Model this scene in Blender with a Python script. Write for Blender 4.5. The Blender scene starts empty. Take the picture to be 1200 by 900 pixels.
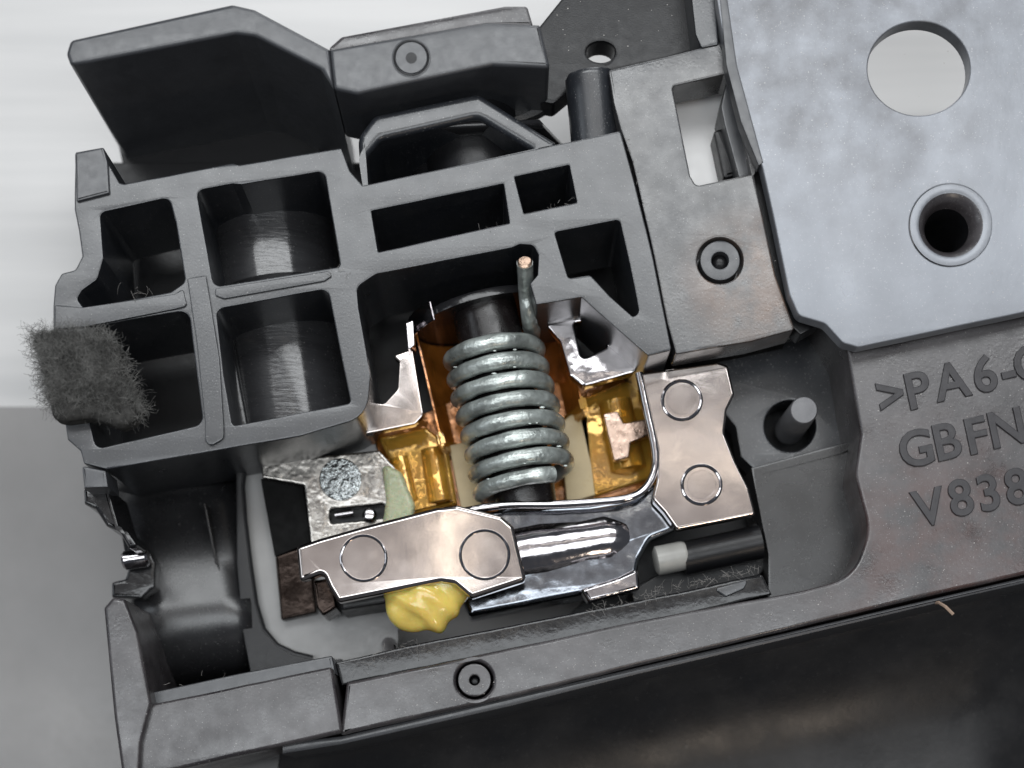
import bpy, bmesh, math, random
from mathutils import Vector, Matrix
from mathutils.geometry import tessellate_polygon
random.seed(7)
scene = bpy.context.scene
COL = scene.collection
R = math.radians
# ------------------------------------------------------------------ camera
CX, CY, CD = 0.0, -5.0, 18.0          # the camera stands square to the part, below its middle (rising-front lens)
cam = bpy.data.cameras.new("camera"); camo = bpy.data.objects.new("camera", cam); COL.objects.link(camo)
camo.location = (CX, CY, CD); camo.rotation_euler = (0, 0, 0)
cam.sensor_width = 36; cam.lens = 36 * CD / 12.0; cam.shift_y = 5.0 / 12.0
cam.clip_start = 0.1; cam.clip_end = 200
cam.dof.use_dof = True; cam.dof.focus_distance = CD + 0.35; cam.dof.aperture_fstop = 0.12
scene.camera = camo
# ------------------------------------------------------------------ room light and added fill lamps
world = bpy.data.worlds.new("World"); scene.world = world; world.use_nodes = True
bg = world.node_tree.nodes["Background"]
bg.inputs[0].default_value = (0.80, 0.87, 1.0, 1); bg.inputs[1].default_value = 0.10
def area(name, loc, target, sx, sy, power, color=(1, 1, 1)):
    l = bpy.data.lights.new(name, 'AREA'); l.shape = 'RECTANGLE'; l.size = sx; l.size_y = sy
    l.energy = power; l.color = color
    o = bpy.data.objects.new(name, l); COL.objects.link(o); o.location = loc
    o.rotation_euler = (Vector(target) - Vector(loc)).to_track_quat('-Z', 'Y').to_euler()
    return o
area("ceiling_light_far", (0, 14.1, 25), (0, 14.1, 0), 36, 11, 7500, (0.96, 0.985, 1.0))
area("ceiling_fill_middle", (0, 3.7, 25.2), (0, 3.7, 0), 36, 7.4, 360, (1.0, 0.93, 0.90))  # dim panel added so the nickel parts mirror a softer tone
area("ceiling_light_near", (0, -4, 25), (0, -4, 0), 36, 8, 4200, (0.93, 0.97, 1.0))
area("side_fill_left", (-22, 2, 12), (0, 0, -1), 8, 10, 420, (0.86, 0.93, 1.0))  # broad side light added for tonal gradient
area("desk_lamp", (9, -17, 14), (0, 0, -1), 2.4, 2.4, 420, (1.0, 0.84, 0.68))
area("far_rim_fill", (4, 32, 11), (0, 0, -1), 18, 10, 2600, (0.96, 0.98, 1.0))  # added lamp that puts bright rims on the upper bevels
area("strip_fill_lengthwise", (-1.7, 3.5, 24.9), (-1.7, 3.5, 0), 0.7, 7.0, 60, (1.0, 0.90, 0.76))  # added strip, mirrored as a bright band down the clamp
area("strip_fill_crosswise", (6.5, 5.2, 24.8), (6.5, 5.2, 0), 9.0, 0.6, 50, (1.0, 0.92, 0.80))  # added strip, mirrored as a bright band across the right plate
vs = scene.view_settings
vs.view_transform = 'Standard'; vs.look = 'None'; vs.exposure = 0.0; vs.gamma = 1.0; vs.use_curve_mapping = False
scene.render.engine = 'CYCLES'
scene.cycles.max_bounces = 8; scene.cycles.transmission_bounces = 8

# ------------------------------------------------------------------ geometry helpers
def W(px, py, z):
    """point of the plane at height z that the photograph shows at (px, py)"""
    x, y = (px - 600) / 100.0, (450 - py) / 100.0
    k = (CD - z) / CD
    return Vector((CX + (x - CX) * k, CY + (y - CY) * k, z))
def link(name, me, m, parent=None, smooth=35):
    if smooth:
        for p in me.polygons: p.use_smooth = True
        me.set_sharp_from_angle(angle=R(smooth))
    o = bpy.data.objects.new(name, me); COL.objects.link(o)
    if smooth and len(me.polygons) < 20000:
        w = o.modifiers.new("normals", 'WEIGHTED_NORMAL'); w.keep_sharp = True; w.mode = 'FACE_AREA'
    if m is not None: me.materials.append(m)
    if parent is not None:
        o.parent = parent
        if parent.type == 'EMPTY': o.location = -parent.location
    return o
def thing(name, label, cat, loc, group=None):
    o = bpy.data.objects.new(name, None); COL.objects.link(o); o.location = loc; o.empty_display_size = 0.2
    o['label'] = label; o['category'] = cat
    if group: o['group'] = group
    return o
def tag(o, label, cat, group=None, kind=None):
    o['label'] = label; o['category'] = cat
    if group: o['group'] = group
    if kind: o['kind'] = kind
    return o
def rounded(pts, z, closed=True, seg=6):
    """pts: (px, py[, radius_px]) -> list of 2D points in the plane z with rounded corners"""
    n = len(pts); P = [W(p[0], p[1], z).to_2d() for p in pts]; out = []
    for i, p in enumerate(pts):
        r = (p[2] if len(p) > 2 else 0) / 100.0
        a, b, c = P[i - 1], P[i], P[(i + 1) % n]
        u, v = (a - b), (c - b)
        if r <= 0 or u.length < 1e-6 or v.length < 1e-6: out.append(b); continue
        lu, lv = u.length, v.length; u.normalize(); v.normalize()
        ang = math.acos(max(-1, min(1, u.dot(v))))
        if ang > R(172): out.append(b); continue
        t = min(r / math.tan(ang / 2), lu * .48, lv * .48); rr = t * math.tan(ang / 2)
        s, e = b + u * t, b + v * t
        cen = b + (u + v).normalized() * (rr / math.sin(ang / 2))
        a0 = math.atan2(*(s - cen).yx); a1 = math.atan2(*(e - cen).yx); d = a1 - a0
        while d > math.pi: d -= 2 * math.pi
        while d < -math.pi: d += 2 * math.pi
        for k in range(seg + 1):
            t_ = a0 + d * k / seg; out.append(cen + Vector((math.cos(t_), math.sin(t_))) * rr)
    return out
def sarea(p): return sum(p[i - 1].x * p[i].y - p[i].x * p[i - 1].y for i in range(len(p))) / 2
def clean(p):
    q = []
    for v in p:
        if not q or (v - q[-1]).length > 0.003: q.append(v)
    if (q[0] - q[-1]).length <= 0.003: q.pop()
    return q
def inset(loop, d):
    """move every edge to its left by d (into the solid for a CCW outer / CW hole)"""
    n = len(loop); out = []
    for i in range(n):
        a, b, c = loop[i - 1], loop[i], loop[(i + 1) % n]
        e1 = (b - a).normalized(); e2 = (c - b).normalized()
        n1 = Vector((-e1.y, e1.x)); n2 = Vector((-e2.y, e2.x)); m = n1 + n2
        if m.length < 1e-4: m = n1
        m.normalize(); k = d / max(0.35, m.dot(n1)); out.append(b + m * k)
    return out
def circle(px, py, r, ry=None, n=36):
    """loop of px points for a circle"""
    return [(px + r * math.cos(2 * math.pi * i / n), py + (ry or r) * math.sin(2 * math.pi * i / n)) for i in range(n)]
def prism_bm(outer, holes, z, depth, bev=0.02, seg=2, draft=0.0, bm=None, zfun=None, nudge=0.0):
    bm = bm or bmesh.new()
    loops = []
    for i, l in enumerate([outer] + list(holes)):
        p = clean(rounded(l, z))
        if (sarea(p) < 0) == (i == 0): p.reverse()
        if nudge and len(p) < 400:       # slightly uneven edges of a moulded or stamped part
            q = []
            for j in range(len(p)):
                a, b = p[j - 1], p[j]; L = (b - a).length; k = int(L / 0.25)
                for s in range(1, k):
                    q.append(a.lerp(b, s / k) + Vector((random.uniform(-1, 1), random.uniform(-1, 1))) * nudge)
                q.append(b)
            p = q
        loops.append(p)
    rings = []
    for s in range(seg + 1):
        t = s / seg * math.pi / 2
        rings.append((bev * (1 - math.sin(t)), z - bev * (1 - math.cos(t))))
    rings.append((-draft, z - depth))
    tops = []
    for l in loops:
        prev = None
        for (d, zz) in rings:
            pts = inset(l, d) if abs(d) > 1e-6 else l
            vs_ = [bm.verts.new((q.x, q.y, zz)) for q in pts]
            if prev is None: tops.append((pts, vs_))
            else:
                for j in range(len(vs_)):
                    bm.faces.new((prev[j - 1], vs_[j - 1], vs_[j], prev[j]))
            prev = vs_
    allv = [v for t in tops for v in t[1]]
    for tri in tessellate_polygon([[Vector((q.x, q.y, 0)) for q in t[0]] for t in tops]):
        a, b, c = (allv[k] for k in tri)
        if (b.co - a.co).cross(c.co - a.co).z < 0: b, c = c, b
        try: bm.faces.new((a, b, c))
        except ValueError: pass
    return bm
def finish(bm):
    me = bpy.data.meshes.new("m"); bm.normal_update(); bm.to_mesh(me); bm.free(); return me
def prism(name, outer, z, depth, m, parent=None, holes=(), **k):
    bm = prism_bm(outer, holes, z, depth, **k)
    return link(name, finish(bm), m, parent)
def tube_bm(path, r, n=10, bm=None, cap=True, radii=None):
    bm = bm or bmesh.new(); prev = None; N = len(path)
    up = Vector((0, 0, 1)); T0 = (path[1] - path[0]).normalized()
    if abs(T0.dot(up)) > 0.9: up = Vector((1, 0, 0))
    x = T0.cross(up).normalized(); rings = []
    for i, p in enumerate(path):
        T = (path[min(i + 1, N - 1)] - path[max(i - 1, 0)]).normalized()
        x = (x - T * x.dot(T)).normalized(); y = T.cross(x)
        rr = radii[i] if radii else r
        rings.append([bm.verts.new(p + (x * math.cos(2 * math.pi * k / n) + y * math.sin(2 * math.pi * k / n)) * rr) for k in range(n)])
    for a, b in zip(rings, rings[1:]):
        for k in range(n): bm.faces.new((a[k - 1], a[k], b[k], b[k - 1]))
    if cap: bm.faces.new(rings[0]); bm.faces.new(list(reversed(rings[-1])))
    return bm
def tube(name, path, r, m, parent=None, n=12, **k):
    return link(name, finish(tube_bm([Vector(p) for p in path], r, n, **k)), m, parent)
def turned(name, c, axis, prof, m, parent=None, n=40, scale=(1, 1), open_top=False, open_end=False):
    """lathe: prof = [(radius, distance along axis)]"""
    axis = Vector(axis).normalized(); q = axis.to_track_quat('Z', 'Y'); bm = bmesh.new(); rings = []
    for r, h in prof:
        rings.append([bm.verts.new(Vector(c) + q @ Vector((r * math.cos(2 * math.pi * k / n) * scale[0], r * math.sin(2 * math.pi * k / n) * scale[1], h))) for k in range(n)])
    for a, b in zip(rings, rings[1:]):
        for k in range(n): bm.faces.new((a[k - 1], a[k], b[k], b[k - 1]))
    if prof[0][0] > 1e-4 and not open_top: bm.faces.new(list(reversed(rings[0])))
    if prof[-1][0] > 1e-4 and not open_end: bm.faces.new(rings[-1])
    bmesh.ops.remove_doubles(bm, verts=bm.verts, dist=1e-5)
    bmesh.ops.recalc_face_normals(bm, faces=bm.faces)
    return link(name, finish(bm), m, parent)
def ring(name, px, py, z, r, wr, m, parent, sy=1.0, n=40):
    c = W(px, py, z)
    path = [c + Vector((r * math.cos(2 * math.pi * k / n), r * sy * math.sin(2 * math.pi * k / n), 0)) for k in range(n + 1)]
    return tube(name, path, wr, m, parent, n=8, cap=False)

# ------------------------------------------------------------------ materials
def mat(name, base, rough=0.4, metal=0.0, spec=0.5, bump=0.0, bscale=60, var=0.15, vscale=3.0, rvar=0.12, rscale=9,
        stretch=(1, 1, 1), rot=0, coat=0.0, trans=0.0, ior=1.5, sss=0.0, dust=0.0, stain=None, bump2=0.0, b2scale=4, aniso=0, smudge=0.0, smc=(.11, .105, .10), swid=.2):
    m = bpy.data.materials.new(name); m.use_nodes = True; nt = m.node_tree; N = nt.nodes; L = nt.links
    b = N["Principled BSDF"]
    tc = N.new("ShaderNodeTexCoord"); mp = N.new("ShaderNodeMapping"); L.new(tc.outputs["Object"], mp.inputs[0])
    mp.inputs["Scale"].default_value = stretch; mp.inputs["Rotation"].default_value = (0, 0, R(rot))
    def noise(scale, detail=4, r=0.55, vec=None):
        n = N.new("ShaderNodeTexNoise"); n.inputs["Scale"].default_value = scale; n.inputs["Detail"].default_value = detail
        n.inputs["Roughness"].default_value = r; L.new((vec or mp).outputs[0] if vec is None else vec, n.inputs["Vector"]); return n.outputs[0]
    def rng(src, a, b_, c, d):
        r_ = N.new("ShaderNodeMapRange"); L.new(src, r_.inputs[0])
        for i, v in enumerate((a, b_, c, d)): r_.inputs[i + 1].default_value = v
        return r_.outputs[0]
    def mix(f, a, c):
        x = N.new("ShaderNodeMix"); x.data_type = 'RGBA'
        L.new(f, x.inputs[0])
        for s, v in ((6, a), (7, c)):
            if isinstance(v, tuple): x.inputs[s].default_value = (*v, 1)
            else: L.new(v, x.inputs[s])
        return x.outputs[2]
    obj = tc.outputs["Object"]
    col = mix(rng(noise(vscale), .3, .7, 0, 1), tuple(c * (1 - var) for c in base), tuple(min(1, c * (1 + var)) for c in base))
    if stain:
        (sc, thr, sp, srad) = stain
        dist = N.new("ShaderNodeVectorMath"); dist.operation = 'DISTANCE'; L.new(obj, dist.inputs[0]); dist.inputs[1].default_value = sp
        near = rng(dist.outputs["Value"], srad * .4, srad, 1, 0)
        mul = N.new("ShaderNodeMath"); mul.operation = 'MULTIPLY'
        L.new(near, mul.inputs[0]); L.new(rng(noise(2.2, 7, .6, obj), thr, thr + swid, 0, .85), mul.inputs[1])
        col = mix(mul.outputs[0], col, sc)
    if smudge:
        sm = rng(noise(1.3, 7, .68, obj), .42, .68, 0, smudge); col = mix(sm, col, smc)
    if dust:
        col = mix(rng(noise(55, 2, .5, obj), 1 - dust, 1 - dust + .07, 0, .55), col, (.42, .41, .40))
    L.new(col, b.inputs["Base Color"])
    L.new(rng(noise(rscale, 5, .6), .25, .75, max(.03, rough - rvar), rough + rvar), b.inputs["Roughness"])
    b.inputs["Metallic"].default_value = metal; b.inputs["Specular IOR Level"].default_value = spec
    b.inputs["Coat Weight"].default_value = coat; b.inputs["Coat Roughness"].default_value = .08
    b.inputs["Transmission Weight"].default_value = trans; b.inputs["IOR"].default_value = ior
    if sss:
        b.inputs["Subsurface Weight"].default_value = sss; b.inputs["Subsurface Scale"].default_value = .15
    if aniso: b.inputs["Anisotropic"].default_value = aniso
    last = None
    for st, s, dist_ in ((bump2, b2scale, .05), (bump, bscale, .01)):
        if st:
            bp = N.new("ShaderNodeBump"); bp.inputs["Strength"].default_value = st; bp.inputs["Distance"].default_value = dist_
            L.new(noise(s, 3, .5), bp.inputs["Height"])
            if last: L.new(last, bp.inputs["Normal"])
            last = bp.outputs[0]
    if last: L.new(last, b.inputs["Normal"])
    return m
PL = mat("satin_black_plastic", (.014, .016, .020), .31, spec=.88, bump=.12, bscale=38, rvar=.045, rscale=3, vscale=2.2, var=.2, dust=.335, smudge=.12, smc=(.06, .063, .068))
PLP = mat("rubbed_panel_plastic", (.022, .023, .026), .32, spec=.95, bump=.2, bscale=34, rvar=.12, rscale=3, vscale=1.5, var=.3, dust=.335, smudge=.5, stain=((.13, .070, .040), .36, W(885, 330, -.13), 1.0))
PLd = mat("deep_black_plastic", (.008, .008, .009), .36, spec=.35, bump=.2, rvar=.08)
PLg = mat("gloss_black_plastic", (.012, .012, .013), .17, bump=.15, bscale=25, rvar=.07, bump2=.25, b2scale=2.2, dust=.26)
CH = mat("worn_chassis_plastic", (.022, .019, .021), .34, spec=.90, bump=.2, bscale=30, rvar=.14, rscale=2.5, var=.22, vscale=1.6,
         stain=((.055, .022, .018), .38, W(1110, 650, -.25), 1.9), dust=.33, smudge=.5, smc=(.10, .092, .095))
LT = mat("letter_plastic", (.030, .028, .031), .5, bump=.2)
PLT = mat("grey_coated_plate", (.20, .211, .232), .32, metal=.35, bump=.12, bscale=26, rvar=.06, rscale=1.2, var=.10, vscale=1.1,
          stretch=(1, .45, 1), rot=-14, dust=.335, smudge=.05, smc=(.12, .12, .125), bump2=.06, b2scale=1.0, stain=((.085, .085, .09), .28, W(960, 10, .06), 3.4), swid=.42)
EDGE = mat("dull_grey_plastic", (.035, .037, .042), .40, spec=.92, bump=.12, rvar=.08)
CHR = mat("polished_nickel", (.46, .44, .45), .11, metal=1, bump=.08, bscale=14, rvar=.06, bump2=.45, b2scale=1.6, var=.08)
CHS = mat("brushed_nickel", (.50, .45, .425), .13, metal=1, bump=.05, bscale=7, bump2=.28, b2scale=.55, rvar=.05, rscale=2, rot=-10, var=.06, vscale=.8)
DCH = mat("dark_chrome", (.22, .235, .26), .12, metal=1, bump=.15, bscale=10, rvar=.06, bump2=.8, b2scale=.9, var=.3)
STL = mat("hammered_steel", (.30, .285, .265), .24, metal=1, bump=.3, bscale=12, rvar=.12, rot=14, bump2=.6, b2scale=3)
GRA = mat("crinkled_steel", (.34, .36, .36), .2, metal=1, bump=1.0, bscale=26, bump2=.9, b2scale=14)
BRZ = mat("dark_bronze_steel", (.028, .021, .018), .2, metal=1, bump=.4, bscale=12, bump2=.4, b2scale=2, var=.3)
SPR = mat("greasy_spring_steel", (.40, .435, .415), .36, metal=.6, bump=.6, bscale=15, rvar=.14, bump2=.9, b2scale=4, coat=.45, var=.55, vscale=3.5)
CUT = mat("cut_wire_end", (.45, .32, .24), .32, metal=1, bump=.8, bscale=14)
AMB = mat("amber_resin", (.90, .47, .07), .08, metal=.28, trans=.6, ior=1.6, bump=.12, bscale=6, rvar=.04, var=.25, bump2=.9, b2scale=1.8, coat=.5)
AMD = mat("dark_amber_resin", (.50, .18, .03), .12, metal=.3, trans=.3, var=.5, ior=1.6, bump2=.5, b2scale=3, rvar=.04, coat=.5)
CRM = mat("cream_plastic", (.44, .34, .18), .35, bump=.2, var=.08)
PNK = mat("copper_tinted_metal", (.42, .31, .25), .3, metal=1, bump=.9, bscale=10, bump2=.3)
FEL = mat("charcoal_felt", (.045, .044, .042), .95, spec=.1, bump=1, bscale=22, var=.5, vscale=9)
FIB = mat("felt_fibre", (.13, .128, .122), .8, spec=.2, var=.5, vscale=5)
GRS = mat("yellow_grease", (.68, .52, .13), .2, sss=.8, bump2=.25, b2scale=2.6, bump=.1, coat=.4, var=.15, vscale=3)
GRP = mat("pale_grease_film", (.50, .53, .34), .25, sss=.6, bump2=.8, b2scale=3, trans=.4)
WHT = mat("white_nylon", (.30, .295, .275), .4, bump=.1)
LNT = mat("pale_lint", (.20, .19, .18), .8, spec=.2)
DST = mat("dust_grain", (.40, .38, .36), .8, spec=.2)
PIN = mat("grey_pin", (.16, .16, .168), .4, bump=.3)
PLs = mat("smooth_black_moulding", (.014, .014, .015), .27, spec=.7, bump=.08, bscale=30, rvar=.04, rscale=2, bump2=.05, b2scale=1.2, dust=.30)
VOI = mat("unlit_void_black", (.004, .004, .004), .7, spec=.12)  # near-black that paints shade into the cavity and the pocket wall
BCK = mat("lit_table_white", (.80, .79, .78), .4, var=.02)
TRY = mat("lit_mat_grey", (.25, .247, .243), .4, bump=.15, var=.06)
def table_mat():
    m = bpy.data.materials.new("white_laminate"); m.use_nodes = True; nt = m.node_tree; N = nt.nodes; L = nt.links
    b = N["Principled BSDF"]; tc = N.new("ShaderNodeTexCoord"); mp = N.new("ShaderNodeMapping"); L.new(tc.outputs["Object"], mp.inputs[0])
    mp.inputs["Scale"].default_value = (.07, 1.1, 1); mp.inputs["Rotation"].default_value = (0, 0, R(-2))
    n = N.new("ShaderNodeTexNoise"); n.inputs["Scale"].default_value = 1.6; n.inputs["Detail"].default_value = 5; L.new(mp.outputs[0], n.inputs["Vector"])
    r = N.new("ShaderNodeValToRGB"); r.color_ramp.elements[0].position = .35; r.color_ramp.elements[0].color = (.50, .495, .49, 1)
    r.color_ramp.elements[1].position = .65; r.color_ramp.elements[1].color = (.60, .59, .58, 1)
    L.new(n.outputs[0], r.inputs[0]); L.new(r.outputs[0], b.inputs["Base Color"]); b.inputs["Roughness"].default_value = .45
    return m
SKT = mat("smudged_dark_sheet", (.010, .010, .011), .38, spec=.55, bump=.2, bscale=20, rvar=.12, rscale=1.2, bump2=.15, b2scale=1.0, smudge=.12, dust=.29)
MATM = mat("dark_mat_rubber", (.20, .192, .187), .36, spec=.8, bump=.06, bscale=14, rvar=.04, bump2=.05, b2scale=.8, var=.12, vscale=.7)

# ------------------------------------------------------------------ table and mat
TZ = -3.1
def sheet(name, pts, m, z0):
    me = bpy.data.meshes.new(name); me.from_pydata([(x, y, z0) for x, y in pts], [], [tuple(range(len(pts)))]); return link(name, me, m, smooth=0)
o = sheet("table_top", [(-40, -40), (40, -40), (40, 40), (-40, 40)], table_mat(), TZ); o['kind'] = 'structure'; o['label'] = 'white table top under the machine part'
o = prism("desk_mat", [(-2600, 464), (0, 476), (600, 479), (3600, 490), (3600, 3000), (-2600, 3000)], TZ + .12, .115, MATM, bev=.03); o['kind'] = 'structure'; o['label'] = 'dark grey mat lying on the table'

# ------------------------------------------------------------------ the moulded housing
H = thing("plastic_housing", "black moulded plastic housing with square rib cells, a long lower rail and raised lettering", "machine housing", (0, 0, TZ + .12))
LAT = [(88, 178, 2), (121, 172, 2), (126, 190), (140, 214, 4), (146, 215, 3), (272, 191), (280, 193), (400, 173, 2), (410, 200), (425, 217, 2), (727, 153, 3),
       (744, 215), (765, 300), (787, 410, 3), (760, 417, 3), (722, 384), (682, 348, 3), (628, 357, 2), (621, 332, 2), (630, 322), (631, 299, 6), (625, 287, 7), (609, 286, 5), (600, 290, 3),
       (440, 321, 18), (418, 336, 12), (420, 360, 8), (434, 440, 30), (430, 488, 55), (352, 511, 15), (264, 526, 3), (125, 550, 3), (98, 543, 2), (94, 528), (79, 515, 2), (75, 490, 2), (64, 440),
       (62, 385), (62, 358, 3), (64, 334, 6), (72, 320, 5), (88, 316, 8), (96, 300, 6), (92, 270), (87, 245, 2), (87, 225)]
cells = [
    [(117, 249, 8), (198, 231, 9), (206, 262), (217, 330, 9), (200, 342, 4), (98, 361, 6), (90, 350, 5), (96, 340, 3), (114, 327, 12), (121, 303, 8)],
    [(230, 223, 9), (272, 215, 2), (283, 216, 2), (380, 200, 9), (399, 312, 4), (250, 336, 10)],
    [(98, 385, 3), (150, 375), (221, 363, 12), (238, 497, 12), (112, 526, 10), (104, 490, 4)],
    [(253, 362, 10), (384, 338, 10), (411, 472, 4), (272, 499, 5), (262, 440)],
    [(435, 247, 1.5), (590, 215, 1.5), (597, 261, 1.5), (443, 295, 1.5)],
    [(603, 207, 1.5), (667, 193, 1.5), (676, 237, 1.5), (614, 250, 1.5)],
    [(650, 272, 3), (726, 257, 5), (738, 310), (749, 366, 6), (742, 371, 3), (715, 347, 3), (692, 322, 6), (666, 326, 4)],
]
prism("rib_frame", LAT, 0, 1.55, PL, H, holes=cells, bev=.022, nudge=.0025)
# raised step on the cell dividers, as on the part
prism("rib_lip", [(219, 326, 2), (241, 322, 2), (257, 420), (262, 500, 6), (262, 514, 8), (246, 523, 8), (240, 516, 4), (240, 495), (230, 400)], .05, .1, PL, H, bev=.015)
prism("rib_lip", [(64, 357, 2), (96, 360, 2), (205, 344, 6), (214, 338, 2), (219, 358, 4), (205, 362), (98, 383, 2), (64, 386, 2)], .035, .08, PL, H, bev=.015)
prism("rib_lip", [(252, 338, 2), (385, 317, 2), (389, 323, 2), (380, 329, 2), (262, 350, 3), (252, 346, 2)], .03, .08, PL, H, bev=.012)
prism("corner_tab", [(87, 179, 2), (121, 172, 2), (126, 190), (128, 226, 2), (89, 236, 2)], .05, .3, EDGE, H, bev=.03)
prism("corner_tab", [(95, 545, 3), (124, 551, 3), (127, 571), (98, 572)], .02, .5, EDGE, H, bev=.04)
prism("edge_hook", [(97, 572, 3), (126, 570, 3), (140, 618, 4), (150, 622), (162, 640, 3), (150, 642, 3), (139, 622), (124, 616, 4), (111, 596, 3), (98, 590, 3)], -.35, .9, PLg, H, bev=.05)
# the floor of the housing with the big opening
BACK = [(100, 190), (420, 190), (640, 180), (735, 162), (760, 300), (800, 420), (1010, 380), (1040, 690), (880, 745), (640, 800), (400, 850), (168, 880), (150, 700), (185, 690), (178, 640), (130, 600), (110, 540)]
OPEN = [(283, 560, 5), (296, 540, 14), (440, 500), (500, 560), (640, 560), (700, 690), (640, 745), (480, 775), (353, 775, 50), (310, 755, 40), (296, 690)]
prism("back_panel", BACK, -2.1, .25, PLd, H, holes=[OPEN], bev=.02)
# curved glossy side wall left of the opening: a swept profile
def ramp(name, A, B, prof, m, parent, n=1):
    """sweep: prof = list of (t across 0..1, z); A, B = pixel lines (start, end) at both ends of the profile"""
    bm = bmesh.new(); prev = None
    for t, z in prof:
        row = []
        for s in range(n + 1):
            f = s / n
            px = (A[0][0] * (1 - f) + A[1][0] * f) * (1 - t) + (B[0][0] * (1 - f) + B[1][0] * f) * t
            py = (A[0][1] * (1 - f) + A[1][1] * f) * (1 - t) + (B[0][1] * (1 - f) + B[1][1] * f) * t
            row.append(bm.verts.new(W(px, py, z)))
        if prev:
            for s in range(n): bm.faces.new((prev[s], prev[s + 1], row[s + 1], row[s]))
        prev = row
    bmesh.ops.recalc_face_normals(bm, faces=bm.faces)
    me = finish(bm); 
    if me.polygons[0].normal.z < 0: me.flip_normals()
    o = link(name, me, m, parent, smooth=50)
    s = o.modifiers.new("thickness", 'SOLIDIFY'); s.thickness = .06; s.offset = -1
    return o
prism("lit_mat_fill", [(280, 530), (440, 520), (470, 640), (466, 780), (340, 790), (290, 740)], -1.45, .08, TRY, H, bev=.02)  # added plate standing in for the lit mat below the opening
ramp("side_wall", ((128, 545), (281, 538)), ((176, 812), (300, 792)), [(0, -1.9), (.2, -1.6), (.45, -1.35), (.62, -1.3), (.66, -1.22), (.78, -1.26), (.88, -1.4), (1, -1.75)], PLs, H, 4)
prism("opening_frame", [(276, 545), (285, 545), (283, 570), (286, 610), (292, 660), (299, 708), (308, 738), (324, 757), (345, 768), (372, 774), (400, 772), (400, 802), (296, 802), (284, 740), (277, 660)], -1.26, .4, PLd, H, bev=.02)
eg = [(286, 545), (283, 570), (286, 610), (292, 660), (299, 708), (308, 738), (324, 757), (345, 767), (366, 772)]
tube("opening_edge", [W(x, y, -1.32) for x, y in eg], .045, PLd, H, n=10)
for k, (x, w) in enumerate(((238, 2.5),)):
    prism("wall_rib", [(x, 590, 1), (x + w, 589, 1), (x + w + 14, 660, 1), (x + 14, 661, 1)], -1.22, .3, PLg, H, bev=.008)
turned("hinge_stub", W(160, 655, -.9), (1, .15, 0), [(.09, -.17), (.115, -.14), (.115, .12), (.09, .15)], CHR, H)
prism("stub_bracket", [(150, 664, 4), (172, 640, 4), (182, 660), (181, 688, 8), (165, 702, 3), (130, 700, 3), (130, 682, 3), (146, 678, 3)], -1.05, .8, PLg, H, bev=.05)
prism("end_flange", [(121, 712, 6), (132, 699, 5), (146, 702, 5), (161, 740), (177, 824, 3), (165, 870), (162, 925), (145, 925), (133, 840)], -.05, 2.2, CH, H, bev=.05, seg=3)
prism("rail_end_block", [(160, 829, 2), (389, 781, 4), (401, 858, 4), (190, 906, 2), (164, 930), (158, 870)], -.16, 1.6, CH, H, bev=.045, seg=3, nudge=.003)
prism("rail_end_step", [(173, 812, 3), (280, 789), (389, 768, 3), (394, 790), (165, 840)], -.34, 1.4, EDGE, H, bev=.04)
# the long rail and lettered face
CHA = [(930, 300), (1290, 300), (1290, 652), (1200, 673), (1075, 701), (844, 757), (750, 779), (599, 817), (414, 858, 4), (398, 862, 3), (406, 800, 3), (554, 769), (750, 727), (940, 692, 20), (1000, 676, 60),
       (1019, 620, 60), (1002, 556, 40), (1009, 507, 16), (992, 408)]
prism("lettered_rail", CHA, -.25, 1.15, CH, H, holes=[circle(556, 797, 22)], bev=.05, seg=3, nudge=.003)
prism("rail_underside", [(400, 862), (1290, 655), (1290, 664), (1130, 700), (844, 768), (750, 790), (599, 828), (400, 873), (330, 884), (330, 870)], -.36, 1.6, EDGE, H, bev=.04)
prism("rail_ledge", [(392, 776, 3), (475, 757), (800, 693), (893, 672, 4), (905, 696), (800, 722), (400, 804)], -.52, .9, PLg, H, bev=.04, nudge=.004)
ramp("dark_reflection_sheet", ((330, 876), (1300, 650)), ((300, 1090), (1300, 930)), [(0, -1.3), (.12, -1.75), (.26, -2.1), (.42, -2.35), (.58, -2.48), (.8, -2.56), (1, -2.6)], SKT, H, 6)  # added sheet standing in for the mat's dark reflection below the rail
def ejector(px, py, z, r, dot, m=PL, name="ejector_mark"):
    bm = prism_bm(circle(px, py, r), [circle(px, py, dot, n=24)], z, .3, bev=.018)
    o = link(name, finish(bm), m, H)
    p = turned("ejector_pit", W(px + .5, py + 1, z - .1), (0, 0, 1), [(dot / 100 * 1.1, -.1), (dot / 100 * 1.0, -.03), (dot / 160, .0), (0, .012)], PLd, o, n=20)
    return o
ejector(556, 797, -.28, 19.5, 6, CH)
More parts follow.
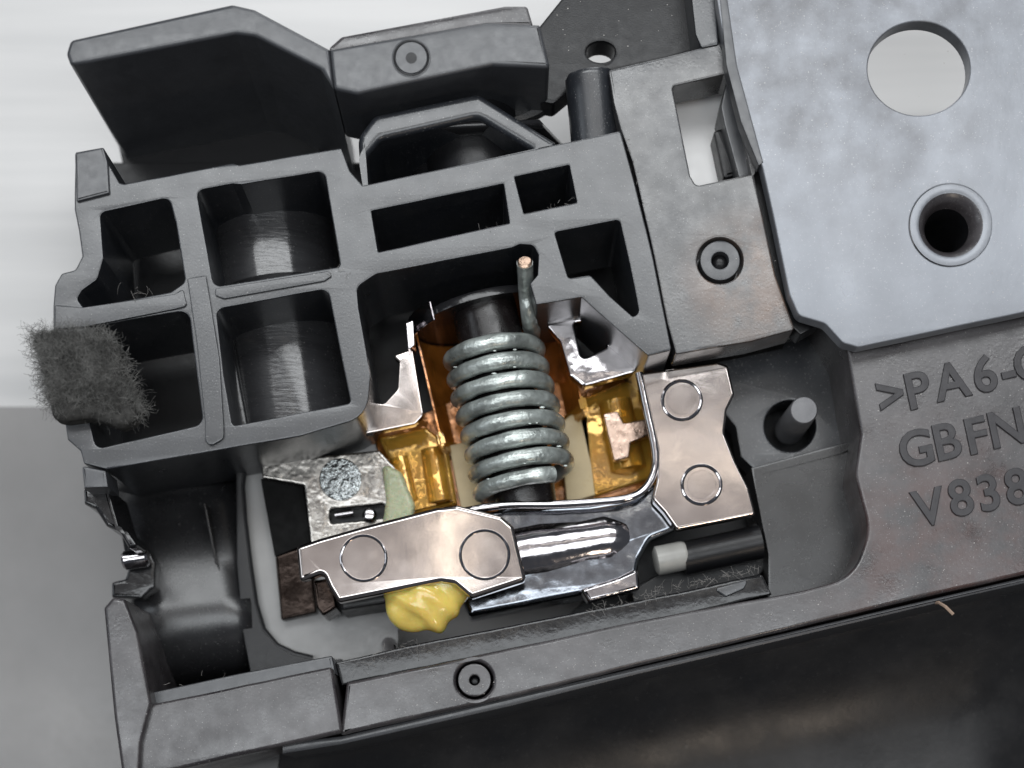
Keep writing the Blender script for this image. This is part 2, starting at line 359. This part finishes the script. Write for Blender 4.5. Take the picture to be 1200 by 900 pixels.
# window panel beside the ribs
WP = [(713, 82, 2), (780, 66), (845, 49, 2), (858, 84), (884, 205), (909, 322), (932, 386, 4), (880, 400), (792, 415, 3), (782, 380), (766, 300), (741, 190), (727, 150), (719, 120)]
prism("window_panel", WP, -.13, .5, PLP, H, holes=[[(788, 101, 4), (848, 87, 3), (857, 90, 2), (870, 140), (882, 203, 2), (816, 217, 7), (809, 205)], circle(844, 305, 27)], bev=.03, nudge=.002)
ejector(844, 305, -.17, 23.5, 10, EDGE)
prism("panel_side", [(852, 92, 2), (870, 140), (884, 200, 3), (881, 206), (866, 208, 2), (849, 145, 2), (845, 125)], -.35, .6, EDGE, H, bev=.02)
prism("latch_bar", [(836, 152, 5), (854, 147, 6), (866, 205, 3), (848, 209, 3)], -.6, .7, PLd, H, bev=.05)
prism("panel_skirt", [(792, 395), (926, 368), (931, 384), (794, 413)], -.45, 1.1, VOI, H, bev=.01)  # wall coloured near-black to hold the pocket's shade
# shadow gap wall along the plate
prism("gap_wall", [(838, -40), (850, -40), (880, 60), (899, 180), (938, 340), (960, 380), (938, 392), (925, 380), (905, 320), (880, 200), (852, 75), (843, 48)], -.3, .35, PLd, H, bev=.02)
pa, pb_ = W(699, 175, -.6), W(691, 88, -.42)
prism("lit_table_fill", [(778, 92), (842, 78), (853, 150), (858, 226), (806, 236)], -.95, .08, BCK, H, bev=.01)  # added white plate, brightens the shadowed table behind the window hole
turned("round_post", pa, pb_ - pa, [(.30, -.2), (.30, .80), (.26, .86), (0, .87)], PL, H)
# pocket with the pin
prism("pocket_floor", [(800, 430), (1000, 380), (1000, 527), (890, 556, 6), (868, 535), (862, 500)], -1.3, .4, PL, H, holes=[circle(926, 499, 30)], bev=.03)
prism("pocket_lip", [(888, 552, 4), (984, 527, 5), (1012, 512, 6), (1014, 526, 4), (990, 536), (892, 561, 3)], -.95, .8, PLs, H, bev=.05)
pb = W(925, 504, -1.75)
turned("guide_pin", pb, (0, 0, 1), [(.185, 0), (.172, .95), (.155, .99), (.02, 1.0)], PIN, H)
prism("recess_panel", [(880, 548), (1020, 510), (1030, 700), (900, 716), (900, 650), (890, 600)], -.95, 1.0, PLs, H, bev=.03)
# raised lettering, one mesh per letter
fb = None
def letter(ch, px, py, size, ang, parent):
    cu = bpy.data.curves.new("t", 'FONT'); cu.body = ch; cu.size = size; cu.extrude = .004; cu.bevel_depth = .012; cu.bevel_resolution = 1; cu.offset = .004
    cu.align_x = 'CENTER'; cu.resolution_u = 4
    t = bpy.data.objects.new("t", cu); COL.objects.link(t)
    bpy.context.view_layer.update()
    me = bpy.data.meshes.new_from_object(t.evaluated_get(bpy.context.evaluated_depsgraph_get()))
    bpy.data.objects.remove(t); bpy.data.curves.remove(cu)
    me.transform(Matrix.Translation(W(px, py, -.238)) @ Matrix.Rotation(R(ang), 4, 'Z') @ Matrix.Diagonal((.98, 1.0, 1, 1)))
    return link("letter", me, LT, parent, smooth=40)
for ch, x, y in ((">", 1048, 483), ("P", 1079, 477), ("A", 1119, 466), ("6", 1158, 458), ("-", 1185, 452), ("G", 1212, 445)): letter(ch, x, y, .60, 12, H)
for ch, x, y in (("G", 1078, 545), ("B", 1113, 537), ("F", 1148, 530), ("N", 1184, 521), ("1", 1219, 513)): letter(ch, x, y, .60, 12, H)
for ch, x, y in (("V", 1093, 614), ("8", 1130, 603), ("3", 1163, 597), ("8", 1196, 590), ("4", 1230, 582)): letter(ch, x, y, .60, 12, H)

# ------------------------------------------------------------------ plate at the upper right
PT = thing("mounting_plate", "flat grey plate with a large round hole and dark funnel shaped dimple", "metal plate", W(1060, 200, -.2))
PO = [(837, -60), (840, 2), (853, 75), (868, 140), (893, 195), (908, 262), (925, 345, 10), (936, 370, 12), (967, 379, 14), (988, 402, 12), (1006, 407, 8), (1200, 366), (1300, 345), (1300, -60)]
prism("plate_sheet", PO, .06, .2, PLT, PT, holes=[circle(1077, 80, 60, 55, 56), circle(1114, 264, 48, 48, 56)], bev=.02, seg=3, nudge=.002)
prism("edge_strip", [(838, -60), (846, -60), (853, 0), (864, 76), (895, 190), (889, 194), (868, 142), (851, 76)], .075, .2, EDGE, PT, bev=.02)
c = W(1114, 264, .04)
turned("dimple", c, (0, 0, 1), [(.4772, .012), (.44, .016), (.40, .015), (.375, .008)], PLT, PT, n=48, open_top=True, open_end=True)
turned("dimple_funnel", c, (0, 0, 1), [(.376, .009), (.345, -.01), (.31, -.05), (.28, -.11), (.262, -.18)], CH, PT, n=48, open_top=True, open_end=True)
turned("dimple_bore", c, (0, 0, 1), [(.263, -.178), (.25, -.26), (.24, -.40), (.21, -1.6), (.02, -1.61)], PLd, PT, n=48, open_top=True)

# ------------------------------------------------------------------ bracket along the top
B = thing("cover_bracket", "dark bracket with a sloping grey rim behind the square cells at the top", "bracket", W(330, 150, -2.5))
prism("rim", [(77, 62, 8), (82, 46, 8), (272, 4, 12), (298, 10, 10), (386, 57), (391, 104), (376, 81, 5), (299, 42, 10), (276, 39, 6), (106, 72, 5), (82, 76, 5)],
      .25, 2.7, EDGE, B, bev=.05, seg=3)
prism("mount_block", [(386, 57), (569, 25), (633, 28, 3), (645, 79, 4), (577, 76, 3), (418, 110, 12), (391, 104, 6)], .25, 1.25, EDGE, B, bev=.05, seg=3)
ej = turned("ejector_mark", W(482, 68, .25), (0, 0, 1), [(.225, -.02), (.225, .004), (.215, .010), (.195, .010), (.185, .002), (.178, .012), (.03, .014)], EDGE, B, n=48)
ring("groove_shade_ring", 482, 68, .256, .20, .013, PLd, B)  # raised dark ring painting the shade of a groove
turned("ejector_pit", W(482, 68, .262), (0, 0, 1), [(.065, -.02), (.065, .004), (0, .005)], PLd, ej, n=20)
prism("rim_back", [(384, 56, 4), (400, 42, 8), (592, 6, 4), (618, 6, 4), (625, 30, 3), (569, 30), (390, 62)], .12, 1.4, CH, B, bev=.04)
prism("inner_floor", [(138, 168), (375, 130), (385, 150), (375, 178), (360, 240), (168, 260), (150, 225)], -2.3, .3, PLd, B, bev=.04)
prism("side_arm", [(632, 30, 3), (680, -30), (803, -30), (815, 60), (713, 84), (690, 92), (665, 108), (648, 122, 8), (600, 110), (590, 74)], -.6, .35, PLd, B, holes=[circle(704, 60, 17, 12, 24)], bev=.04)
prism("end_rib", [(806, -40), (836, -40), (843, 52, 3), (822, 56, 3), (815, 40)], -.1, .8, PL, B, bev=.03)

# drum and cap behind the ribs
D = thing("spindle_cap", "glossy black rounded cap and flange between the bracket and the rib frame", "cap", W(530, 170, -2))
dc = W(552, 150, -1.15)
turned("flange", W(555, 124, -1.0), (0, .0, 1), [(.3, 0), (.92, 0), (.97, .04), (.98, .10), (.94, .15), (.80, .16), (.78, .12), (.3, .12)], PLs, D, n=72, scale=(1, .34))
turned("hub", dc, (-.14, 1, 0), [(.62, -.9), (.62, .2)], PLd, D, n=48)
prism("cap_rim", [(424, 227), (419, 160, 20), (438, 134, 12), (560, 108, 18), (652, 166, 4), (652, 177)], -.12, 1.8, PL, D, bev=.08, seg=4, holes=[[(434, 224), (428, 184, 16), (446, 163, 14), (560, 137, 18), (622, 174), (626, 182)]])
ramp("cap_face", ((432, 148), (632, 140)), ((425, 232), (668, 178)), [(0, -.2), (.15, -.5), (.4, -.95), (.7, -1.45), (1, -1.9)], PLg, D, 5)
turned("cap_dome", W(528, 207, -1.35), (0.05, -.45, 1), [(.55, -.3), (.5, 0), (.4, .22), (.25, .32), (0, .36)], PLg, D, n=40)

# roller seen through the two middle cells
RL = thing("roller_shaft", "dark polished shaft seen through the two middle rib cells", "shaft", W(335, 400, -1.8))
a, b = W(312, 232, -1.75), W(350, 520, -1.75)
turned("shaft_barrel", a, b - a, [(.8, 0), (.85, .05), (.85, 1.28), (.78, 1.33), (.78, 1.38), (.86, 1.44), (.86, (b - a).length)], mat("polished_dark_shaft", (.03, .03, .032), .16, coat=.6, bump=.5, bscale=12, stretch=(.3, 3, 1), dust=.3, bump2=.1), RL, n=64)
a, b = W(262, 375, -1.1), W(286, 500, -1.1)
turned("thin_rod", a, b - a, [(.10, 0), (.10, (b - a).length)], PLg, RL, n=20)

# ------------------------------------------------------------------ spring
S = thing("coil_spring", "greasy grey coil spring with its wire end hooked into the black frame", "spring", W(600, 480, -1.6))
s0, s1 = W(574, 398, -.98), W(617, 573, -.98)
ax = (s1 - s0).normalized(); u = Vector((0, 0, 1)); v = ax.cross(u).normalized()
turns = 7.95; N = 420; path = []; rad = []
for i in range(N + 1):
    t = i / N; th = 2 * math.pi * turns * t + R(52)
    r = .535 + .035 * t + .006 * math.sin(9 * th * .37)
    h = (s1 - s0).length * t + .004 * math.sin(th * 1.7)
    path.append(s0 + ax * h + (u * math.cos(th) * 1 + v * math.sin(th)) * r)
    rad.append(.099 + .004 * math.sin(i * .33) + .003 * math.sin(i * 1.1 + 1))
th0 = R(52)
side = 1 if (s0 + v * .5).x > s0.x else -1
if side < 0:
    path = []
    for i in range(N + 1):
        t = i / N; th = -(2 * math.pi * turns * t) - R(52)
        r = .535 + .035 * t; h = (s1 - s0).length * t
        path.append(s0 + ax * h + (u * math.cos(th) + v * math.sin(th)) * r)
st = path[0]
tip = W(615, 308, .03)
k1 = W(617, 345, -.42)
lead = [tip, tip.lerp(k1, .5), k1, W(620, 372, -.56)]
pts = lead + path[1:]
# smooth the joint
lead2 = []
for i in range(len(lead)):
    p0 = lead[max(0, i - 1)]; p1 = lead[i]; p2 = lead[i + 1] if i + 1 < len(lead) else path[3]; p3 = lead[i + 2] if i + 2 < len(lead) else path[8]
    for s in range(6):
        t = s / 6
        lead2.append(.5 * ((2 * p1) + (p2 - p0) * t + (2 * p0 - 5 * p1 + 4 * p2 - p3) * t * t + (3 * p1 - p0 - 3 * p2 + p3) * t ** 3))
full = lead2 + path[3:]
tube("coil", full, .098, SPR, S, n=14, radii=[.096] * len(lead2) + rad[3:])
dirn = (full[0] - full[1]).normalized()
turned("wire_end", full[0], dirn, [(.09, -.01), (.09, .012), (.07, .03), (0, .034)], CUT, S, n=18)
# grease lumps caught between the turns
bm = bmesh.new()
for i in range(60):
    t = random.random(); th = 2 * math.pi * random.random(); 
    if math.cos(th) < .45: continue
    c = s0 + ax * ((s1 - s0).length * t) + (u * math.cos(th) + v * math.sin(th)) * (.585 + .035 * t)
    bmesh.ops.create_icosphere(bm, subdivisions=2, radius=random.uniform(.010, .022), matrix=Matrix.Translation(c) @ Matrix.Diagonal((random.uniform(1.3, 2.6), .7, .55, 1)))
gl = link("grease_smear", finish(bm), SPR, S); gl['kind'] = 'stuff'

# ------------------------------------------------------------------ amber carrier
A = thing("amber_carrier", "clear amber plastic cradle curving round behind the spring", "plastic cradle", W(600, 500, -2.2))
def shell(name, c0, c1, r, th, a0, a1, m, parent, n=28):
    axx = (c1 - c0).normalized(); vv = axx.cross(Vector((0, 0, 1))).normalized(); uu = Vector((0, 0, 1)); bm = bmesh.new(); R_ = []
    for c in (c0, c1):
        for rr in (r, r + th):
            R_.append([bm.verts.new(c + (uu * math.cos(R(a0 + (a1 - a0) * k / n)) + vv * math.sin(R(a0 + (a1 - a0) * k / n))) * rr) for k in range(n + 1)])
    i0, o0, i1, o1 = R_
    for k in range(n):
        for q in ((i0[k], i0[k + 1], i1[k + 1], i1[k]), (o0[k + 1], o0[k], o1[k], o1[k + 1]), (i0[k + 1], i0[k], o0[k], o0[k + 1]), (i1[k], i1[k + 1], o1[k + 1], o1[k])): bm.faces.new(q)
    for k in (0, n): bm.faces.new((i0[k], i1[k], o1[k], o0[k]))
    bmesh.ops.recalc_face_normals(bm, faces=bm.faces)
    bmesh.ops.bevel(bm, geom=[e for e in bm.edges if len(e.link_faces) == 2 and e.calc_face_angle(0) > 1], offset=min(.03, th * .3), segments=2, affect='EDGES')
    return link(name, finish(bm), m, parent)
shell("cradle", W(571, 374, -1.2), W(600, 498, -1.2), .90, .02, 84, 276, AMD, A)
shell("cradle_lip", W(598, 490, -1.15), W(602, 506, -1.15), .88, .09, 76, 284, AMB, A)
prism("cradle_wing", [(443, 512, 4), (500, 500, 6), (524, 520, 6), (536, 590, 3), (480, 604, 3), (466, 560)], -1.45, .35, AMB, A, bev=.05, seg=3)
prism("cradle_wing", [(672, 470, 4), (748, 440, 4), (766, 520, 4), (764, 560, 12), (696, 582, 3)], -1.5, .35, AMB, A, bev=.05, seg=3)
turned("fold", W(468, 535, -1.46), W(482, 600, -1.46) - W(468, 535, -1.46), [(.0, 0), (.12, .02), (.13, .6), (0, .64)], AMB, A, n=24)
turned("fold", W(506, 525, -1.48), W(518, 600, -1.48) - W(506, 525, -1.48), [(.0, 0), (.15, .02), (.16, .7), (0, .74)], AMB, A, n=24)
turned("fold", W(720, 470, -1.55), W(742, 580, -1.55) - W(720, 470, -1.55), [(.0, 0), (.22, .02), (.24, .9), (0, 1.0)], AMB, A, n=24)
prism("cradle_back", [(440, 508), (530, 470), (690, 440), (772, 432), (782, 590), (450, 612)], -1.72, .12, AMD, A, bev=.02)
prism("cream_floor", [(430, 505), (770, 430), (780, 590), (450, 630)], -1.95, .2, CRM, A, bev=.02)
prism("cream_floor", [(526, 522, 3), (552, 516, 3), (566, 600), (542, 604)], -1.5, .2, CRM, A, bev=.02)
prism("cream_strip", [(655, 497, 3), (668, 486, 4), (690, 482, 3), (698, 580), (664, 590)], -1.5, .2, CRM, A, bev=.03)
prism("contact_tab", [(707, 485, 3), (724, 481, 3), (731, 496, 3), (756, 491, 2), (760, 510, 2), (739, 518, 3), (737, 536, 3), (720, 540, 3)], -1.12, .12, PNK, A, bev=.02)
a, b = W(567, 362, -.98), W(619, 596, -.98)
turned("arbor", a, b - a, [(.36, 0), (.40, .04), (.40, 2.1), (.36, (b - a).length)], mat("arbor_dark_brown", (.010, .008, .008), .25, bump=.2), A, n=40)
a, b = W(556, 372, -1.15), W(562, 392, -1.15)
shell("arbor_collar", W(563, 362, -1.3), W(568, 384, -1.3), .92, .035, 40, 140 + 180, CHR, A)
turned("collar_disc", W(562, 368, -1.32), ax, [(.0, 0), (.88, 0), (.90, .03), (.9, .1), (0, .1)], PLg, A, n=48)

# ------------------------------------------------------------------ polished metal carriage round the cradle
K = thing("metal_carriage", "polished nickel carriage with rounded lower bar and riveted right plate framing the spring", "metal carriage", W(700, 600, -2))
prism("left_plate", [(460, 417, 3), (483, 408, 3), (496, 486, 8), (486, 497, 6), (350, 524, 4), (298, 538, 4), (270, 520), (420, 470), (450, 473, 6), (466, 456, 8), (468, 424, 2)], -.85, .14, CHS, K, bev=.02)
prism("left_tongue", [(475, 378, 2), (484, 374, 2), (486, 404, 2), (478, 410, 2)], -.7, .4, CHR, K, bev=.02)
prism("right_gusset", [(640, 380, 3), (662, 372, 3), (690, 372, 4), (748, 431, 3), (741, 437, 3), (684, 453, 6), (668, 440, 6), (657, 400)], -.8, .16, CHR, K, holes=[[(672, 378, 4), (686, 376, 4), (714, 406, 4), (682, 421, 6)]], bev=.03)
RP = [(750, 437, 3), (841, 424, 5), (853, 428, 4), (861, 462, 4), (852, 480, 10), (849, 507, 12), (862, 540, 8), (878, 572, 5), (886, 603, 3), (793, 621, 4), (778, 600), (764, 585, 10), (770, 560, 12), (770, 525)]
prism("right_plate", RP, -.62, .16, CHS, K, holes=[], bev=.035, seg=3)
for (x, y, r) in ((799, 469, .235), (822, 568, .235)):
    ring("rivet_ring", x, y, -.62, r, .022, CHR, K)
    turned("rivet", W(x, y, -.63), (0, 0, 1), [(.178, -.02), (.178, .006), (.170, .013), (0, .013)], CHS, K, n=48)
# lower bar with deep rounded edges
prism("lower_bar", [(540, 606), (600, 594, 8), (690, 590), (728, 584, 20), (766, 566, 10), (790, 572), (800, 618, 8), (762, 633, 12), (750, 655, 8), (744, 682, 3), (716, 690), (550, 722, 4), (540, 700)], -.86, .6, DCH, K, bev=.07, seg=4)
a, b = W(580, 652, -.98), W(752, 622, -.98)
turned("bar_roll", a + Vector((0, -.02, -.16)), b - a, [(.0, 0), (.38, 0), (.40, .1), (.41, .6), (.37, 1.1), (.38, 1.4), (.30, 1.66), (.12, 1.84), (0, 1.86)], CHR, K, n=64)
prism("lower_lip", [(680, 690, 3), (724, 676, 3), (748, 664, 5), (750, 690, 3), (690, 706, 3)], -.62, .25, CHR, K, bev=.05, seg=3)
rim = [(749, 437), (757, 476), (767, 522), (768, 548), (758, 570), (738, 583), (700, 588), (650, 591), (590, 592), (540, 600)]
rp = []
for i in range(len(rim) - 1):
    p0, p1, p2, p3 = (Vector(rim[max(0, min(len(rim) - 1, i + k))]) for k in (-1, 0, 1, 2))
    for q in range(6):
        t = q / 6; v2 = .5 * ((2 * p1) + (p2 - p0) * t + (2 * p0 - 5 * p1 + 4 * p2 - p3) * t * t + (3 * p1 - p0 - 3 * p2 + p3) * t ** 3)
        rp.append(W(v2.x, v2.y, -.66))
tube("window_rim", rp, .05, CHR, K, n=12)
SB = thing("steel_block", "rough bright steel block with a crinkled round spot and a slot, left of the spring", "metal block", W(390, 620, -2))
prism("block_face", [(306, 541, 3), (444, 527, 3), (475, 560, 4), (484, 600), (440, 640), (366, 652), (356, 569, 2), (307, 560, 2)], -1.15, .5, STL, SB, bev=.04, holes=[[(386, 597, 3), (450, 590, 3), (452, 606, 3), (387, 613, 3)]])
turned("crinkled_spot", W(399, 562, -1.14), (0, 0, 1), [(.265, -.03), (.262, .015), (.24, .03), (0, .035)], GRA, SB)
prism("slot_floor", [(382, 590), (456, 584), (456, 612), (382, 618)], -1.4, .2, PLd, SB)
tube("slot_pin", [W(393, 604, -1.2), W(414, 601, -1.18)], .04, CHR, SB)
turned("slot_ball", W(433, 604, -1.1), (0, 0, 1), [(0, -.1), (.06, -.08), (.09, 0), (.06, .07), (0, .09)], CHR, SB, n=20)
prism("block_shadow_side", [(305, 560, 2), (355, 569, 2), (367, 634), (322, 653, 2)], -1.3, .6, VOI, SB, bev=.02)  # black slab painting the shade of the cavity beside the block
prism("lower_leg", [(322, 652, 2), (366, 636, 2), (371, 718, 3), (329, 727, 3)], -1.28, .6, BRZ, SB, bev=.04)

# ------------------------------------------------------------------ clamp, grease, roller
CL = thing("clamp_lever", "shiny nickel clamp lever with two round pressed spots over the yellow grease", "clamp", W(480, 650, -1))
prism("lever_plate", [(347, 640, 5), (373, 631, 4), (422, 617), (512, 594, 10), (535, 591, 6), (588, 604, 5), (602, 616, 8), (617, 680, 6), (552, 701, 6), (543, 693, 5), (532, 684, 6), (516, 682, 6), (396, 706, 5), (385, 688, 4), (378, 672, 5), (351, 682, 4)],
      -.3, .17, CHS, CL, bev=.06, seg=4)
for x, y, r in ((426, 654, .27), (568, 650, .29)):
    ring("pressed_ring", x, y, -.30, r, .018, CHR, CL)
prism("lever_foot", [(366, 680, 3), (392, 676), (394, 712, 3), (378, 722, 4), (370, 712)], -.6, .6, BRZ, CL, bev=.05)
prism("lever_stem", [(398, 680), (545, 660), (560, 690), (400, 715)], -.7, 1.2, PLd, CL, bev=.05)
tube("lever_post", [W(452, 745, -1.8), W(462, 772, -1.0)], .10, CHR, CL, n=16)
# yellow grease
bm = bmesh.new(); c = W(496, 700, -.62)
bmesh.ops.create_icosphere(bm, subdivisions=4, radius=1)
for v_ in bm.verts:
    d = v_.co.normalized(); k = 1 + .09 * math.sin(5 * d.x + 2) * math.cos(4 * d.y) + .06 * math.sin(9 * d.y + 7 * d.x) + .05 * max(0, d.z) * math.sin(4 * d.x - 3 * d.y)
    if d.y < -.7: k *= 1 + .05 * (-d.y - .7) * 3
    v_.co = Vector((d.x * .50 * k * (1.0 if d.y > -.2 else 1 - .25 * (-d.y - .2)), d.y * .42 * k, d.z * .26 * k)) + c
g = tag(link("grease_blob", finish(bm), GRS, smooth=80), "blob of yellow grease squeezed out under the clamp lever", "grease")
# pale film of grease
bm = prism_bm([(446, 540, 6), (470, 552, 10), (486, 590, 8), (482, 622), (446, 622, 4), (452, 585, 8)], [], -.98, .15, bev=.07, seg=4)
tag(link("grease_film", finish(bm), GRP), "pale greenish smear of grease on the steel block beside the amber cradle", "grease")
RO = thing("white_roller", "small white nylon roller on a glossy black axle right of the lower bar", "roller", W(830, 660, -1.5))
a, b = W(780, 657, -.85), W(803, 652, -.85)
turned("roller_body", W(767, 658, -.95), W(806, 650, -.95) - W(767, 658, -.95), [(.13, 0), (.18, .03), (.18, .36), (.16, .40)], WHT, RO)
turned("axle", W(800, 655, -1.0), W(895, 634, -1.0) - W(800, 655, -1.0), [(.21, 0), (.21, .98)], PLd, RO)
prism("axle_bed", [(740, 690), (890, 610), (902, 660, 4), (880, 690), (744, 720)], -1.3, .8, PLd, RO, bev=.04)
prism("axle_clip", [(836, 690, 3), (878, 678, 4), (872, 690), (850, 700, 3)], -.5, .1, PL, RO, bev=.02)

# ------------------------------------------------------------------ felt pad with its fuzz
F = thing("felt_pad", "square pad of fuzzy charcoal felt stuck over the left edge of the rib frame", "felt pad", W(105, 445, .02))
prism("pad", [(50, 398, 12), (120, 388, 14), (138, 405, 10), (150, 450), (162, 492, 14), (140, 500, 10), (105, 488, 8), (75, 492, 10), (60, 490, 10), (50, 440)], .26, .26, FEL, F, bev=.1, seg=4, nudge=.02)
bm = bmesh.new(); rr = random.Random(3)
def hair(bm, p, d, L, r, curl, rr, n=4):
    pts = [p]; d = d.normalized()
    for i in range(n):
        d = (d + Vector((rr.uniform(-1, 1), rr.uniform(-1, 1), rr.uniform(-1, 1))) * curl).normalized(); pts.append(pts[-1] + d * (L / n))
    tube_bm(pts, r, 3, bm, cap=False)
padp = [W(x, y, .2) for x, y in ((50, 398), (128, 388), (150, 450), (160, 492), (75, 492))]
cc = W(102, 442, .2)
for i in range(13000):
    a_ = rr.uniform(0, 2 * math.pi); q = math.sqrt(rr.random())
    # skewed square footprint
    sx, sy = rr.uniform(-1, 1), rr.uniform(-1, 1)
    edge = max(abs(sx), abs(sy))
    p = W(102 + 47 * sx + 13 * sy * 1 + (8 if sx > 0 else 0) * sy, 442 + 46 * sy, 0)
    if sy > .75 and sx < .1: p.y += .08
    p.z = .10 + .19 * (1 - edge ** 4) + rr.uniform(-.02, .03)
    d = Vector((sx, -sy, .0)) * .35 * edge ** 3 + Vector((rr.uniform(-1, 1), rr.uniform(-1, 1), rr.uniform(-.35, .2)))
    hair(bm, p, d, rr.uniform(.08, .30), rr.uniform(.0010, .0021), 1.05, rr, 5)
fz = link("fuzz", finish(bm), FIB, F); fz['kind'] = 'stuff'

# ------------------------------------------------------------------ lint and dust
bm = bmesh.new()
def strands(n, x0, y0, x1, y1, z0, z1, L=(.06, .2), w=6):
    for _ in range(n):
        t = rr.random(); p = W(x0 + (x1 - x0) * t + rr.uniform(-w, w), y0 + (y1 - y0) * t + rr.uniform(-w, w), rr.uniform(z0, z1))
        hair(bm, p, Vector((rr.uniform(-1, 1), rr.uniform(-1, 1), rr.uniform(-.3, .8))), rr.uniform(*L), rr.uniform(.0012, .003), .5, rr)
strands(150, 690, 716, 890, 664, -.5, -.44, (.03, .13), 4)
strands(40, 410, 780, 500, 752, -.5, -.4, (.05, .14), 8)
strands(7, 130, 350, 185, 335, -.1, 0, (.08, .2), 4)
strands(12, 170, 812, 330, 785, -.5, -.3, (.05, .12), 8)
strands(8, 735, 165, 748, 210, -.03, .02, (.05, .12), 3)
strands(8, 380, 320, 410, 316, 0, .03, (.05, .12), 3)
strands(8, 560, 270, 590, 264, -.1, -.02, (.05, .1), 3)
strands(8, 640, 245, 675, 232, -.15, -.02, (.05, .1), 3)
lint = tag(link("loose_lint", finish(bm), LNT), "fine pale lint caught along the edges of the rail and ribs", "lint", kind='stuff')
bm = bmesh.new()
tube_bm([W(1093, 707, -.5), W(1100, 706, -.3), W(1108, 711, -.2), W(1117, 720, -.2)], .02, 6, bm)
tag(link("stray_thread", finish(bm), mat("tan_thread", (.28, .20, .15), .8)), "short tan thread sticking out below the lettered rail", "thread")
bm = bmesh.new()
def grains(n, x0, y0, x1, y1, z, s=(.006, .014)):
    for _ in range(n):
        r_ = rr.uniform(*s)
        bmesh.ops.create_icosphere(bm, subdivisions=1, radius=r_, matrix=Matrix.Translation(W(rr.uniform(x0, x1), rr.uniform(y0, y1), z)) @ Matrix.Diagonal((1, rr.uniform(.5, 1), .5, 1)))
grains(70, 860, 0, 1200, 350, .06, (.004, .009)); [grains(1, x_, 228 - .245 * (x_ - 440), x_ + 3, 240 - .245 * (x_ - 440), 0, (.004, .008)) for x_ in [rr.uniform(440, 715) for _ in range(50)]]; grains(60, 1020, 430, 1200, 640, -.25, (.004, .01)); [grains(1, x_, 828 - .2365 * (x_ - 420), x_ + 3, 848 - .2365 * (x_ - 420), -.25, (.004, .009)) for x_ in [rr.uniform(425, 1150) for _ in range(90)]]
grains(18, 640, 0, 800, 60, -.35, (.004, .010)); 
tag(link("dust_grains", finish(bm), DST), "tiny pale dust grains scattered over the plastic faces", "dust", kind='stuff')
